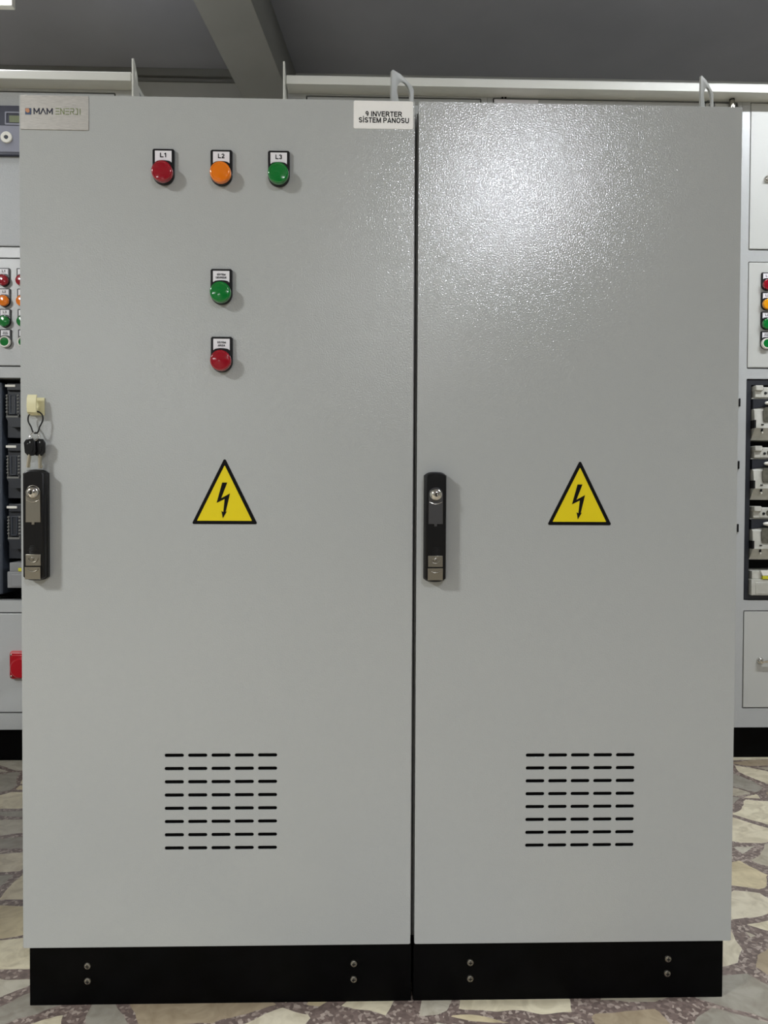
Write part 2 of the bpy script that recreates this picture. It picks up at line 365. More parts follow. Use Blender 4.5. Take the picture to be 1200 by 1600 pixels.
GL = {'I': (.22, [[(.11, 0), (.11, 1)]]), 'N': (.72, [[(h_, 0), (h_, 1)], [(h_, .93), (.72 - h_, .07)], [(.72 - h_, 0), (.72 - h_, 1)]]),
      'V': (.68, [[(.04, 1), (.34, .06), (.64, 1)]]), 'E': (.62, [[(h_, 0), (h_, 1)], [(h_, 1 - h_), (.60, 1 - h_)], [(h_, .53), (.56, .53)], [(h_, h_), (.62, h_)]]),
      'R': (.70, [[(h_, 0), (h_, 1)], [(h_, 1 - h_)] + arc(.38, .70, .22, .215, 90, -90) + [(h_, .485)], [(.38, .45), (.66, 0)]]),
      'T': (.62, [[(.31, 0), (.31, 1)], [(0, 1 - h_), (.62, 1 - h_)]]), 'L': (.58, [[(h_, 0), (h_, 1)], [(h_, h_), (.58, h_)]]),
      'S': (.66, [arc(.33, .715, .235, .20, 20, 250, 14) + arc(.33, .285, .245, .20, 75, -160, 14)]),
      'M': (.84, [[(h_, 0), (h_, 1)], [(h_, .98), (.42, .08), (.84 - h_, .98)], [(.84 - h_, 0), (.84 - h_, 1)]]),
      'P': (.66, [[(h_, 0), (h_, 1)], [(h_, 1 - h_)] + arc(.36, .69, .22, .225, 90, -90) + [(h_, .465)]]),
      'A': (.72, [[(.05, 0), (.36, .96), (.67, 0)], [(.17, .27), (.55, .27)]]), 'O': (.78, [arc(.39, .5, .305, .43, 0, 360, 28)]),
      'U': (.72, [[(h_, 1)] + arc(.36, .38, .275, .31, 180, 360) + [(.72 - h_, 1)]]),
      'D': (.72, [[(h_, 0), (h_, 1)], [(h_, 1 - h_)] + arc(.32, .5, .315, .415, 90, -90) + [(h_, h_)]]),
      'Z': (.62, [[(.05, 1 - h_), (.58, 1 - h_)], [(.54, .93), (.07, .08)], [(.03, h_), (.60, h_)]]),
      '1': (.40, [[(.27, 0), (.27, 1)], [(.27, .92), (.06, .72)]]), '2': (.56, [arc(.27, .71, .20, .215, 170, -25, 10) + [(.08, h_)], [(.04, h_), (.54, h_)]]),
      '3': (.56, [arc(.27, .73, .19, .195, 165, -90, 12), arc(.27, .29, .205, .215, 90, -165, 12)]),
      '9': (.58, [arc(.29, .68, .205, .24, 0, 360, 20), arc(.22, .48, .27, .40, 25, -75, 10)])}
GL['\u0130'] = (GL['I'][0], GL['I'][1] + [[(.11, 1.10), (.11, 1.27)]])
def write(mb, body, x, z, yf, height, width, t=.0004, wt=.165):
    L = 0; items = []
    for ch in body:
        if ch == ' ': L += .32; continue
        items.append((L, ch)); L += GL[ch][0] + .10
    L -= .10; sx = width / L
    for o_, ch in items:
        for P in GL[ch][1]:
            ribbon(mb, [(x - width / 2 + (o_ + p[0]) * sx, z + (p[1] - .5) * height) for p in P], wt * height * .5 + wt * sx * .5, yf, t)
def warning(parent, x, zb, Y, W=.0965, H=.0985):
    """yellow triangle, black border, lightning arrow"""
    def Z(p): return (x + (p[0] - 608) / 855 * W, zb + (1025 - p[1]) / 850 * H)
    def rounded(pts, r):
        out = []
        n = len(pts)
        for i in range(n):
            p = Vector(pts[i]); a = (Vector(pts[i - 1]) - p).normalized(); b = (Vector(pts[(i + 1) % n]) - p).normalized()
            half = a.angle(b) / 2; d = r / math.tan(half); c = p + (a + b).normalized() * (r / math.sin(half))
            s = p + a * d - c; e = p + b * d - c; a0 = math.atan2(s.y, s.x); a1 = math.atan2(e.y, e.x)
            while a1 - a0 > PI: a1 -= 2 * PI
            while a1 - a0 < -PI: a1 += 2 * PI
            for k in range(7): t = a0 + (a1 - a0) * k / 6; out.append((c.x + r * math.cos(t), c.y + r * math.sin(t)))
        return out
    tri = [Z((608, 140)), Z((160, 1025)), Z((1056, 1025))]
    o = MB().plate([rounded(tri, .0022)], Y - .0004, .0004).build('warning_sign', M['ink'], parent, 'yellow triangular high voltage sign with black border')
    MB().plate([rounded([Z((608, 242)), Z((233, 980)), Z((980, 980))], .0006)], Y - .0007, .0003).build('sign_field', M['yellow'], o)
    B = [(575, 472), (643, 472), (562, 680), (680, 616), (622, 862), (640, 852), (583, 946), (565, 848), (590, 864), (608, 690), (500, 742)]
    MB().plate([[Z(p) for p in B]], Y - .0010, .0003).build('lightning_arrow', M['ink'], o)
    return o

def swing_handle(parent, x, Y, zt=.8355, zb=.6665, plate_mat=None):
    W = .0345; P = .019; n = 11
    def outline(w_, top, bot, bulge):
        o = []
        for i in range(n): t = 1 - 2 * i / (n - 1); o.append((x + t * w_ / 2, top - bulge * (t * t) ** 1.6))
        for i in range(n): t = -1 + 2 * i / (n - 1); o.append((x + t * w_ / 2, bot + bulge * (t * t) ** 1.6))
        return o
    mb = MB(); mb.plate([outline(W, zt, zb, .0055)], Y - .009, .009, .0012)
    mb.plate([outline(W - .002, zt - .001, zb + .001, .0055)], Y - P, .012, .0026)
    h = mb.build('swing_handle', M['black'], parent)
    f = Y - P
    # keyhole notch at the head
    MB().lathe([(.0016, 0), (.0016, .0004)], (x, f + .0001, zt - .008), n=12).build('head_screw', M['black_matt'], h)
    zl = zt - .035; r = .0098
    # polished dust cover: arch-topped plate with a domed cap
    P2 = circ(x, zl, .0108, 16, 0, PI) + [(x - .0110, zt - .080), (x - .002, zt - .080), (x - .002, zt - .0835), (x + .002, zt - .0835), (x + .002, zt - .080), (x + .0110, zt - .080)]
    MB().plate([P2], f - .0012, .0013, .0003).build('lock_cover', plate_mat or M['zinc'], h)
    mb = MB(); mb.lathe([(r, .0), (r, .002), (r * .93, .0045), (r * .75, .0066), (r * .5, .0080), (r * .32, .0084), (r * .26, .0072), (.0004, .0068)], (x, f - .0012, zl), n=36)
    mb.build('lock_cap', M['chrome'], h)
    mb = MB(); mb.box(x - .0009, x + .0009, f - .0092, f - .0078, zl - .0034, zl + .0026, .0003); mb.build('keyhole', M['black_matt'], h)
    mb = MB(); mb.tube([(x - .0095, f - .0018, zl - .0115), (x, f - .0022, zl - .0145), (x + .0095, f - .0018, zl - .0115)], .0005); mb.build('cover_rim', M['chrome'], h)
    # grip ribs
    mb = MB()
    for k in range(7): mb.box(x - .0075 + abs(k - 3) * .0008, x + .0075 - abs(k - 3) * .0008, f - .0005, f + .0003, zt - .1165 - k * .0022, zt - .1155 - k * .0022, .0002)
    mb.build('grip_ribs', M['black'], h)
    # lower catch in two pieces
    mb = MB(); mb.box(x - .0112, x + .0112, f - .0015, f + .0005, zt - .1455, zt - .1285, .0004)
    mb.tube([(x + .0070 * math.cos(a), f - .0020, zt - .1340 + .0062 * math.sin(a)) for a in [PI + PI * i / 8 for i in range(9)]], .0008)
    mb.lathe([(.003, 0), (.0022, .001), (.0004, .0014)], (x - .001, f - .0015, zt - .1345), n=14)
    mb.build('catch', M['zinc'], h)
    mb = MB(); mb.prism([(f - .0030, zt - .1475), (f - .0022, zt - .1655), (f + .0004, zt - .1665), (f + .0004, zt - .1470)], 'X', x - .0118, x + .0112)
    mb.tube([(x + .0078 * math.cos(a), f - .0036, zt - .1500 + .0042 * math.sin(a)) for a in [PI + PI * i / 8 for i in range(9)]], .0008)
    mb.build('latch_plate', M['zinc'], h)
    return h

def pan_screw(parent, x, z, Y, name='screw', r=.0056):
    mb = MB(); mb.lathe([(r, 0), (r, .0008), (r * .86, .0024), (r * .55, .0033), (.0004, .0036)], (x, Y, z), n=22)
    s = mb.build(name, M['zinc'], parent)
    mb = MB(); k = r * .5; mb.box(x - k, x + k, Y - .0040, Y - .0033, z - .0006, z + .0006); mb.box(x - .0006, x + .0006, Y - .0040, Y - .0033, z - k, z + k)
    mb.build('cross_slot', M['black_matt'], s)
    return s

def lifting_eye(parent, x, y, z, ang=PI / 4):
    """angled plate with an arched hole, standing on the cabinet top"""
    O = [(0, .0005), (.001, .075), (.004, .0785), (.022, .0785), (.050, .070), (.054, .066), (.054, .0005)]
    Hh = [(.030 + .0165 * math.cos(i * PI / 12) * (1 if math.sin(i * PI / 12) > 0 else .9), .048 + (.0205 if i <= 12 else .022) * math.sin(i * PI / 12)) for i in range(24)]
    mb = MB(); mb.plate([O, Hh], -.0015, .003, .0004)
    bmesh.ops.transform(mb.bm, matrix=Matrix.Translation((x, y, z)) @ Matrix.Rotation(ang, 4, 'Z'), verts=mb.bm.verts)
    e = mb.build('lifting_eye', M['zinc_grey'], parent)
    return e
M['zinc_grey'] = mat('galvanised_grey', (150, 151, 145), .5)

# ------------------------------------------------------------------ front cabinets
ZB, ZT = .0950, 1.4032
def cabinet(x0, x1, bx0, bx1, label, slots, bolts, eye):
    c = thing('electrical_cabinet', ((x0 + x1) / 2, .2, 0), label, 'cabinet')
    D = .40
    mb = MB(); T = .0015
    # carcass: sides, top, bottom, back and a front rim behind the door
    bz0, bz1 = .0955, ZT - .007
    mb.box(bx0, bx0 + T, .024, D, bz0, bz1); mb.box(bx1 - T, bx1, .024, D, bz0, bz1)
    mb.box(bx0 + T, bx1 - T, .024, D, bz1 - T, bz1); mb.box(bx0 + T, bx1 - T, .024, D, bz0, bz0 + T); mb.box(bx0 + T, bx1 - T, D - T, D, bz0 + T, bz1 - T)
    for a_, b2 in ((bx0 + T, bx0 + .022), (bx1 - .022, bx1 - T)): mb.box(a_, b2, .024, .0255, bz0 + T, bz1 - T)
    mb.box(bx0 + .022, bx1 - .022, .024, .0255, bz1 - .022, bz1 - T); mb.box(bx0 + .022, bx1 - .022, .024, .0255, bz0 + T, bz0 + .022)
    mb.build('body', M['paint_plain'], c)
    mb = MB(); g0, g1 = bx0 + .003, bx1 - .003
    for a_, b2, e, f in ((g0, g0 + .012, bz0 + .01, bz1 - .02), (g1 - .012, g1, bz0 + .01, bz1 - .02), (g0, g1, bz1 - .034, bz1 - .022), (g0, g1, bz0 + .010, bz0 + .022)):
        mb.box(a_, b2, .0195, .0238, e, f)
    mb.build('door_gasket', M['gasket'], c)
    # door: folded sheet with the ventilation slots cut through
    sx, sp, sz, szp = slots; holes = []
    for i in range(8):
        for j in range(5):
            cx, cz = sx + j * sp, sz - i * szp; holes.append(rrect(cx - .01475, cx + .01475, cz - .0026, cz + .0026, .00255, 4))
    mb = MB(); mb.plate([rrect(x0, x1, ZB, ZT, .0025, 4)] + holes, 0, .0018, .0004)
    mb.box(x0, x0 + .0016, .0012, .0185, ZB + .0015, ZT - .0015, .0004, 1); mb.box(x1 - .0016, x1, .0012, .0185, ZB + .0015, ZT - .0015, .0004, 1)
    mb.box(x0 + .0012, x1 - .0012, .0012, .0185, ZT - .0017, ZT - .0001, .0004, 1); mb.box(x0 + .0012, x1 - .0012, .0012, .0185, ZB + .0001, ZB + .0017, .0004, 1)
    d = mb.build('door', M['paint'], c)
    MB().box(sx - .03, sx + 4 * sp + .03, .0022, .012, sz - 7 * szp - .02, sz + .02).build('vent_filter', M['filter'], d)
    MB().box(bx0 + .001, bx1 - .001, .007, D, 0.0, .0945, .0012).build('plinth', M['plinth'], c)
    for bx, bz in bolts: pan_screw(c, bx, bz, .007)
    if eye: lifting_eye(c, eye, .042, bz1)
    return c
left = cabinet(-.3, .3, -.2945, .3030, 'tall grey cabinet with indicator lamps and name plate, left of the two in front',
               (-.0675, .0360, .3945, .02070), [(-.2035, .0625), (-.2035, .0385), (.2115, .0615), (.2115, .0365)], .264)
right = cabinet(.3062, .8090, .3045, .8010, 'plain grey cabinet with one warning sign and no lamps, right of the two in front',
                (.4945, .0356, .3925, .02035), [(.3955, .0612), (.3955, .0355), (.7110, .0635), (.7100, .0400)], .760)
shade_cabinet = thing('electrical_cabinet', (-1.5, -.3, 0), 'low grey cabinet added out of view on the left to shade the floor', 'cabinet')  # unseen cabinet, added to block the left lamp and shade the left floor
MB().box(-1.80, -1.15, -.598, 0, .0955, .95, .002).build('body', M['paint_plain'], shade_cabinet); MB().box(-1.80, -1.15, -.62, -.600, .095, .95, .002).build('door', M['paint'], shade_cabinet)
MB().box(-1.79, -1.16, -.60, -.01, 0, .095, .001).build('plinth', M['plinth'], shade_cabinet); swing_handle(shade_cabinet, -1.77, -.62)
for x, z_, ln, tx, lb in ((-.0820, 1.3225, 'red_lens', ['L1'], 'indicator with red lens marked L1'), (.0055, 1.3225, 'orange_lens', ['L2'], 'indicator with orange lens marked L2'),
                      (.0925, 1.3225, 'green_lens', ['L3'], 'indicator with green lens marked L3'),
                      (.0055, 1.1425, 'green_lens', ['SİSTEM', 'DEVREDE'], 'indicator with green lens below the row'), (.0060, 1.0395, 'red_lens', ['SİSTEM', 'ARIZA'], 'indicator with red lens, lowest one')):
    pilot(left, x, z_, 0, M[ln], tx, label=lb)
warning(left, .0100, .7530, 0)
warning(right, .5605, .7535, 0, .0965, .0975)
swing_handle(left, -.2735, 0)
swing_handle(right, .3340, 0, .8350, .6650, M['dark_steel'])

# name plate
np_ = MB().box(-.2978, -.1955, -.0012, 0, 1.3500, 1.4015, .0004, 1).build('name_plate', M['brushed'], left, 'brushed metal name plate')
def P0(u, v): q = px(u, v, -.0012); return (q.x, q.z)
yt = -.0016
zt_, zb_ = P0(65, 169.6)[1], P0(65, 178.0)[1]; H_ = zt_ - zb_
mb = MB(); x = P0(52.5, 0)[0]; W_ = P0(62, 0)[0] - P0(52.5, 0)[0]
def letter_M(x): stroke(mb, [(x, zb_), (x, zt_), (x + W_ * .42, zb_ + H_ * .25), (x + W_ * .84, zt_), (x + W_ * .84, zb_)], .0015, yt)
letter_M(x); xa = x + W_ * 1.06; stroke(mb, [(xa, zb_), (xa + W_ * .42, zt_), (xa + W_ * .84, zb_)], .0015, yt); letter_M(x + W_ * 2.15)
mb.build('dark_lettering', M['navy'], np_)
mb = MB(); x = P0(86.5, 0)[0]; s6 = (P0(129, 0)[0] - x) / 6.0; w6 = s6 * .74; k = .0009
zt_, zb_ = P0(107, 169.8)[1], P0(107, 178.6)[1]; H_ = zt_ - zb_; zm = (zt_ + zb_) / 2
def e_(x):
    for zz in (zt_, zm, zb_): stroke(mb, [(x, zz), (x + w6, zz)], k, yt)
e_(x); x += s6 * 1.08
stroke(mb, [(x, zb_), (x, zt_), (x + w6, zb_), (x + w6, zt_)], k, yt); x += s6 * 1.08
e_(x); x += s6 * 1.08
stroke(mb, [(x, zb_), (x, zm), (x + w6 * .9, zm), (x + w6, zm + H_ * .2), (x + w6 * .9, zt_), (x, zt_)], k, yt); stroke(mb, [(x + w6 * .5, zm), (x + w6, zb_)], k, yt); x += s6 * 1.05
stroke(mb, [(x, zb_), (x + w6 * .7, zb_), (x + w6 * .7, zt_), (x + w6 * .2, zt_)], k, yt); x += s6 * 1.0
stroke(mb, [(x + w6 * .1, zb_), (x + w6 * .1, zt_)], k, yt); 
mb.build('green_lettering', M['olive'], np_)
qa, qb = P0(39.5, 169), P0(48.8, 179)
MB().box(qa[0], qb[0], yt, yt + .0004, qb[1], qa[1]).build('emblem', M['blue_ink'], np_)
mb = MB(); mb.box(qa[0] + .0006, qb[0] - .003, yt - .0003, yt + .0001, qa[1] - .0050, qa[1] - .0006); mb.lathe([(.0028, 0), (.0028, .0003)], ((qa[0] + qb[0]) / 2 - .0004, yt - .0001, qa[1] - .0042), n=18)
mb.build('emblem_sun', M['orange_ink'], np_)
# white sticker
st = MB().plate([rrect(.2062, .2975, 1.3603, 1.4025, .0022)], -.0005, .0005).build('label_sticker', M['sticker'], left, 'white printed sticker')
mb = MB()
a1, a2 = px(571, 178, 0), px(628, 178.6, 0); write(mb, '9 INVERTER', (a1.x + a2.x) / 2, a1.z, -.0009, .0078, a2.x - a1.x)
a1, a2 = px(560.5, 187.5, 0), px(639, 187.8, 0); write(mb, 'S\u0130STEM PANOSU', (a1.x + a2.x) / 2, a1.z, -.0009, .0078, a2.x - a1.x)
mb.build('lettering', M['ink'], st)

# adhesive hook
hx0, hx1, hz0, hz1 = -.2868, -.2630, .9180, .9450
hk = MB().box(hx0, hx1, -.0025, 0, hz0, hz1, .0008).build('adhesive_hook', M['cream'], left, 'cream plastic hook')
mb = MB(); cx = (hx0 + hx1) / 2 - .002; wh = .0068
path = [(-.0018, hz0 + .013), (-.0050, hz0 + .0045), (-.0095, hz0 + .0012), (-.0140, hz0 + .0040), (-.0158, hz0 + .0120), (-.0150, hz1 - .003), (-.0120, hz1 + .0025)]
top = []; bot = []
for i, p in enumerate(path):
    q = path[min(i + 1, len(path) - 1)]; r_ = path[max(i - 1, 0)]; d = Vector((q[0] - r_[0], q[1] - r_[1])).normalized(); n_ = Vector((-d.y, d.x)) * .0011
    top.append((p[0] + n_.x, p[1] + n_.y)); bot.append((p[0] - n_.x, p[1] - n_.y))
mb.prism(top + bot[::-1], 'X', cx - wh, cx + wh)
mb.build('hook_lobe', M['cream'], hk)

# bunch of keys hanging from the hook
ky = -.0095
def K(u, v, Y=-.012): q = px(u, v, Y); return (q.x, q.y, q.z)
kr = thing('key_bunch', K(55, 676), 'two black-headed keys on a black cord loop hanging from the cream hook', 'keys')
mb = MB(); mb.tube([K(55, 643, ky), K(47, 646.5, ky), K(43.8, 655, ky), K(48, 666, -.012), K(55.5, 677, -.013), K(62.5, 666, -.012), K(67, 653, ky), K(63.5, 645.5, ky)], .0011, closed=True)
mb.build('cord', M['cord'], kr)
mb = MB(); cxk, _, czk = K(53.2, 682.5, -.0135); mb.tube([(cxk + .0066 * math.cos(t), -.0135 + .002 * math.sin(t), czk + .0066 * math.sin(t)) for t in [i * PI / 6 for i in range(12)]], .0005, closed=True)
mb.tube([(cxk + .0025 + .0048 * math.cos(t), -.0125 + .003 * math.cos(t), czk + .0015 + .0056 * math.sin(t)) for t in [i * PI / 6 for i in range(12)]], .0004, closed=True)
mb.build('split_ring', M['chrome'], kr)
for (u, v, Yk, tilt, bu, bv) in ((47.5, 699, -.0165, .10, 43.5, 730.5), (61.5, 699, -.0115, -.05, 62.6, 732)):
    x, _, z = K(u, v, Yk); wk, hk2 = .0086, .0128
    O = [(-wk * .55, hk2), (wk * .55, hk2), (wk, hk2 * .6), (wk, -hk2 * .55), (wk * .5, -hk2), (-wk * .5, -hk2), (-wk, -hk2 * .55), (-wk, hk2 * .6)]
    mb = MB(); mb.plate([O, circ(0, hk2 * .62, .0014, 12)], -.0022, .0044, .0009)
    mb.plate([[(p[0] * .55, p[1] * .55 - .001) for p in O]], -.0028, .001, .0003)
    bmesh.ops.transform(mb.bm, matrix=Matrix.Translation((x, Yk, z)) @ Matrix.Rotation(-tilt, 4, 'Y'), verts=mb.bm.verts)
    k_ = mb.build('key', M['black'], kr)
    b0 = Vector((x + tilt * -.012, Yk, z - hk2 + .002)); b1 = Vector(K(bu, bv, Yk))
    mb = MB(); mb.tube([tuple(b0), tuple(b0.lerp(b1, .5)), tuple(b1)], .0026, smooth=False)
    dr = (b1 - b0).normalized(); mb.box(b1.x - .0002, b1.x + .0036, Yk - .0008, Yk + .0008, b1.z + .001, b1.z + .005, .0002)
    mb.build('blade', M['blade'], k_)

# ------------------------------------------------------------------ rear cabinets
YB = 1.10            # front face of the carcass; doors stand flush with it
def rear_unit(x0, x1, label, zones, name='switchgear_cabinet'):
    """a frame with openings; zones = list of (xa, xb, za, zb) cut through the front"""
    c = thing(name, ((x0 + x1) / 2, YB + .25, 0), label, 'cabinet')
    mb = MB(); mb.plate([[(x0, .101), (x1, .101), (x1, 1.980), (x0, 1.980)]] + [rrect(a_, b2, e, f, .004, 3) for a_, b2, e, f in zones], YB, .03, 0)
    for a_, b2 in ((x0, x0 + .0015), (x1 - .0015, x1)): mb.box(a_, b2, YB + .03, YB + .5, .101, 1.980)
    mb.box(x0 + .0015, x1 - .0015, YB + .03, YB + .5, 1.9785, 1.980); mb.box(x0 + .0015, x1 - .0015, YB + .03, YB + .5, .101, .1025); mb.box(x0 + .0015, x1 - .0015, YB + .4985, YB + .5, .1025, 1.9785)
    mb.build('body', M['paint_plain'], c)
    MB().box(x0 + .004, x1 - .004, YB + .028, YB + .48, 0, .1008, .001).build('plinth', M['plinth'], c)
    return c
def rear_door(c, a_, b2, e, f, m='paint', g=.0035, name='door', gb=None):
    gb = g if gb is None else gb
    d = MB().box(a_ + g, b2 - g, YB - .001, YB + .018, e + gb, f - g, .0018).build(name, M[m], c)
    MB().box(a_ - .006, b2 + .006, YB + .0315, YB + .033, e - .006, f + .006).build('backing', M['black_matt'], c)
    return d

def roof(parent, x0, x1, name='roof_rail', label=None):
    o = MB().prism([(YB - .055, 1.9795), (YB - .055, 2.0015), (YB - .050, 2.0065), (YB + .5, 2.0065), (YB + .5, 1.9805), (YB - .04, 1.9805)], 'X', x0, x1).build(name, M['rail'], parent, label)
    return o
def corner_lug(parent, x, flip=1):
    """tall perforated lifting plate on the end of a rear cabinet"""
    O = [(YB - .062, 1.93), (YB - .062, 2.0385), (YB - .056, 2.0425), (YB - .044, 2.034), (YB - .020, 2.008), (YB - .016, 1.985), (YB + .010, 1.95), (YB + .010, 1.93)]
    Hh = [(YB - .045, 1.985), (YB - .045, 2.016), (YB - .038, 2.020), (YB - .033, 2.016), (YB - .033, 1.985)]
    mb = MB(); mb.plate([O, Hh], -.0025, .005, .0006)
    # turn from the XZ plane into the YZ plane
    bmesh.ops.transform(mb.bm, matrix=Matrix(((0, -1, 0, x), (1, 0, 0, 0), (0, 0, 1, 0), (0, 0, 0, 1))), verts=mb.bm.verts)
    return mb.build('lifting_lug', M['rail'], parent)

def light_switch(parent, x0, zt, W=.20):
    """pale fuse-switch: top block, bow handle with a white grip, body with window, sloping foot"""
    Y = YB + .03
    mb = MB()
    mb.box(x0 + .022, x0 + W, Y - .035, Y + .05, zt - .036, zt - .004, .003)
    mb.box(x0 + .003, x0 + .026, Y - .045, Y + .05, zt - .016, zt, .003); mb.box(x0 + .005, x0 + .024, Y - .036, Y + .05, zt - .036, zt - .014, .002)
    mb.box(x0 - .002, x0 + W, Y - .030, Y + .05, zt - .0395, zt - .0365, .001)
    mb.prism([(Y - .026, zt - .064), (Y - .040, zt - .075), (Y - .046, zt - .128), (Y - .020, zt - .162), (Y + .05, zt - .162), (Y + .05, zt - .064)], 'X', x0 + .001, x0 + W)
    s = mb.build('fuse_switch', M['switch_grey'], parent)
    mb = MB(); mb.prism([(x0, zt - .041), (x0 + W, zt - .041), (x0 + W, zt - .062), (x0 + W * .6, zt - .060), (x0 + .03, zt - .064), (x0, zt - .070)], 'Y', Y - .034, Y + .02); mb.build('handle_recess', M['switch_dark'], s)
    mb = MB(); mb.lathe([(.0004, -.07), (.004, -.067), (.0075, -.05), (.008, 0), (.0075, .05), (.004, .067), (.0004, .07)], (x0 + .100, Y - .044, zt - .053), 'X', 16); mb.build('grip', M['white_plastic'], s)
    mb = MB()
    mb.plate([rrect(x0 + .026, x0 + W - .03, zt - .110, zt - .066, .008)], Y - .0478, .003); mb.build('fuse_window', M['window'], s)
    for q_, a1, a2, a3 in ((.0040, .0365, .035, .0225), (.0030, .0265, .036, .0105), (.0045, .055, .0415, .140)):
        MB().lathe([(q_, 0), (q_, .002)], (x0 + a1, Y - a2, zt - a3), n=14).build('screw_hole', M['black_matt'], s)
    for bx in ((x0 + .020, x0 + .027, Y - .0478, Y - .040, zt - .119, zt - .116), (x0 - .001, x0 + .004, Y - .046, Y - .02, zt - .128, zt - .104), (x0 + .021, x0 + .0245, Y - .0480, Y - .040, zt - .138, zt - .130)):
        MB().box(*bx).build('slot', M['black_matt'], s)
    mb = MB(); mb.lathe([(.0085, 0), (.0085, .001)], (x0 + .052, Y - .035, zt - .0205), n=20); mb.build('grey_dial', M['window'], s)
    mb = MB(); mb.box(x0 + .0215, x0 + .0250, Y - .0478, Y - .040, zt - .144, zt - .139, .0006); mb.build('clip', M['white_plastic'], s)
    return s
def cable_cover(parent, x0, zt, W=.20, dark=False):
    Y = YB + .03
    mb = MB(); mb.box(x0 + .004, x0 + W, Y - .034, Y + .05, zt - .026, zt, .002); mb.box(x0, x0 + W, Y - .040, Y + .05, zt - .074, zt - .026, .002)
    mb.box(x0 + .012, x0 + W - .02, Y - .0415, Y - .03, zt - .070, zt - .034, .002)
    o = mb.build('cable_cover', M['cover_grey' if dark else 'switch_grey'], parent)
    MB().prism([(x0 + .028, zt + .001), (x0 + .033, zt - .014), (x0 + .062, zt - .014), (x0 + .066, zt + .001)], 'Y', Y - .042, Y - .03).build('tab', M['cover_grey' if dark else 'white_plastic'], o)
    MB().box(x0 + .033, x0 + .054, Y - .0425, Y - .03, zt - .025, zt - .015, .001).build('label', M['yellow_label'], o)
    return o
def dark_switch(parent, x0, zt, W=.075):
    """dark fuse-switch: label strip, fuse frame with beaded edges round a window, wedge foot"""
    Y = YB + .06
    mb = MB(); mb.box(x0, x0 + W, Y - .02, Y + .05, zt - .165, zt, .002); mb.box(x0 + .004, x0 + W - .004, Y - .03, Y, zt - .024, zt - .002, .002)
    mb.box(x0 + .010, x0 + W - .010, Y - .036, Y, zt - .098, zt - .036, .003)
    mb.prism([(x0 + .008, zt - .106), (x0 + W - .008, zt - .106), (x0 + W - .020, zt - .134), (x0 + .022, zt - .134)], 'Y', Y - .044, Y)
    s = mb.build('fuse_switch', M['switch_dark'], parent)
    MB().box(x0 - .000, x0 + .030, Y - .032, Y - .029, zt - .014, zt - .007, .0005).build('label_strip', M['white_plastic'], s)
    mb = MB()
    for sx in (x0 + .007, x0 + .040):
        for k in range(6): mb.lathe([(.0004, 0), (.0030, .002), (.0036, .006), (.002, .009)], (sx, Y - .030, zt - .040 - k * .0098), n=10)
        mb.box(sx - .0012, sx + .0012, Y - .036, Y - .028, zt - .108, zt - .038, .0005)
    mb.box(x0 + .007, x0 + .042, Y - .042, Y - .034, zt - .106, zt - .100, .001)
    mb.build('beaded_edge', M['trim'], s)
    mb = MB(); mb.plate([rrect(x0 + .017, x0 + .033, zt - .094, zt - .038, .002), rrect(x0 + .0185, x0 + .0315, zt - .0925, zt - .0395, .0015)], Y - .0385, .003); mb.build('window_frame', M['slate'], s)
    return s

OPL, OPH = .488, 1.156
# --- rear left unit
zonesD = [(-1.27, -.506, 1.5200, 1.9725), (-1.27, -.506, 1.172, 1.4905), (-1.27, -.506, .4850, 1.1400), (-1.27, -.506, .1500, .4500)]
D = rear_unit(-1.32, -.440, 'rear cabinet left of the front pair, with meter, lamps and red socket', zonesD)
d1 = rear_door(D, *zonesD[0], m='paint_rear'); rear_door(D, *zonesD[1], m='paint_plain', name='indicator_panel'); rear_door(D, *zonesD[3], m='paint_plain')
roof(D, -1.32, -.4465); corner_lug(D, -.4385)
# meter
mt = MB().box(-.905, -.765, YB - .012, YB - .0005, 1.781, 1.9255, .003).build('energy_meter', M['meter'], D)
MB().plate([rrect(-.897, -.772, 1.791, 1.866, .002)], YB - .0135, .002).build('meter_face', M['meter_face'], mt)
MB().plate([rrect(-.820, -.772, 1.868, 1.906, .003), rrect(-.816, -.776, 1.873, 1.902, .002)], YB - .0145, .003).build('display_frame', M['meter_face'], mt)
MB().box(-.808, -.777, YB - .0130, YB - .0118, 1.876, 1.8955).build('display', M['lcd'], mt)
qx = px(10.5, 215, YB - .014)
MB().lathe([(.0165, 0), (.0165, .004), (.015, .0055), (.0065, .0055), (.0060, .003), (.0004, .003)], (qx.x, YB - .0135, qx.z), n=32).build('dial', M['white_plastic'], mt)
MB().lathe([(.0055, 0), (.0055, .0035), (.003, .0045), (.0004, .0045)], (qx.x, YB - .0135, qx.z), n=20).build('dial_centre', M['slate'], mt)
# lamps on its indicator panel
rows = [('red_lens', ['L1'], None), ('orange_lens', ['L2'], None), ('green_lens', ['L3'], None), ('green_lens', ['SİSTEM', 'DEVREDE'], 'white_plastic')]
for k, (ln, tx, rg) in enumerate(rows):
    for j in range(3):
        pilot(D, -.8290 + .0530 * j + (.0012 * k), 1.4585 - .0594 * k, YB - .001, M[ln], tx, M[rg] if rg else None)
    for j in range(1):
        pilot(D, -.8820 + .0012 * k, 1.4585 - .0594 * k, YB - .001, M[ln], tx, M[rg] if rg else None)
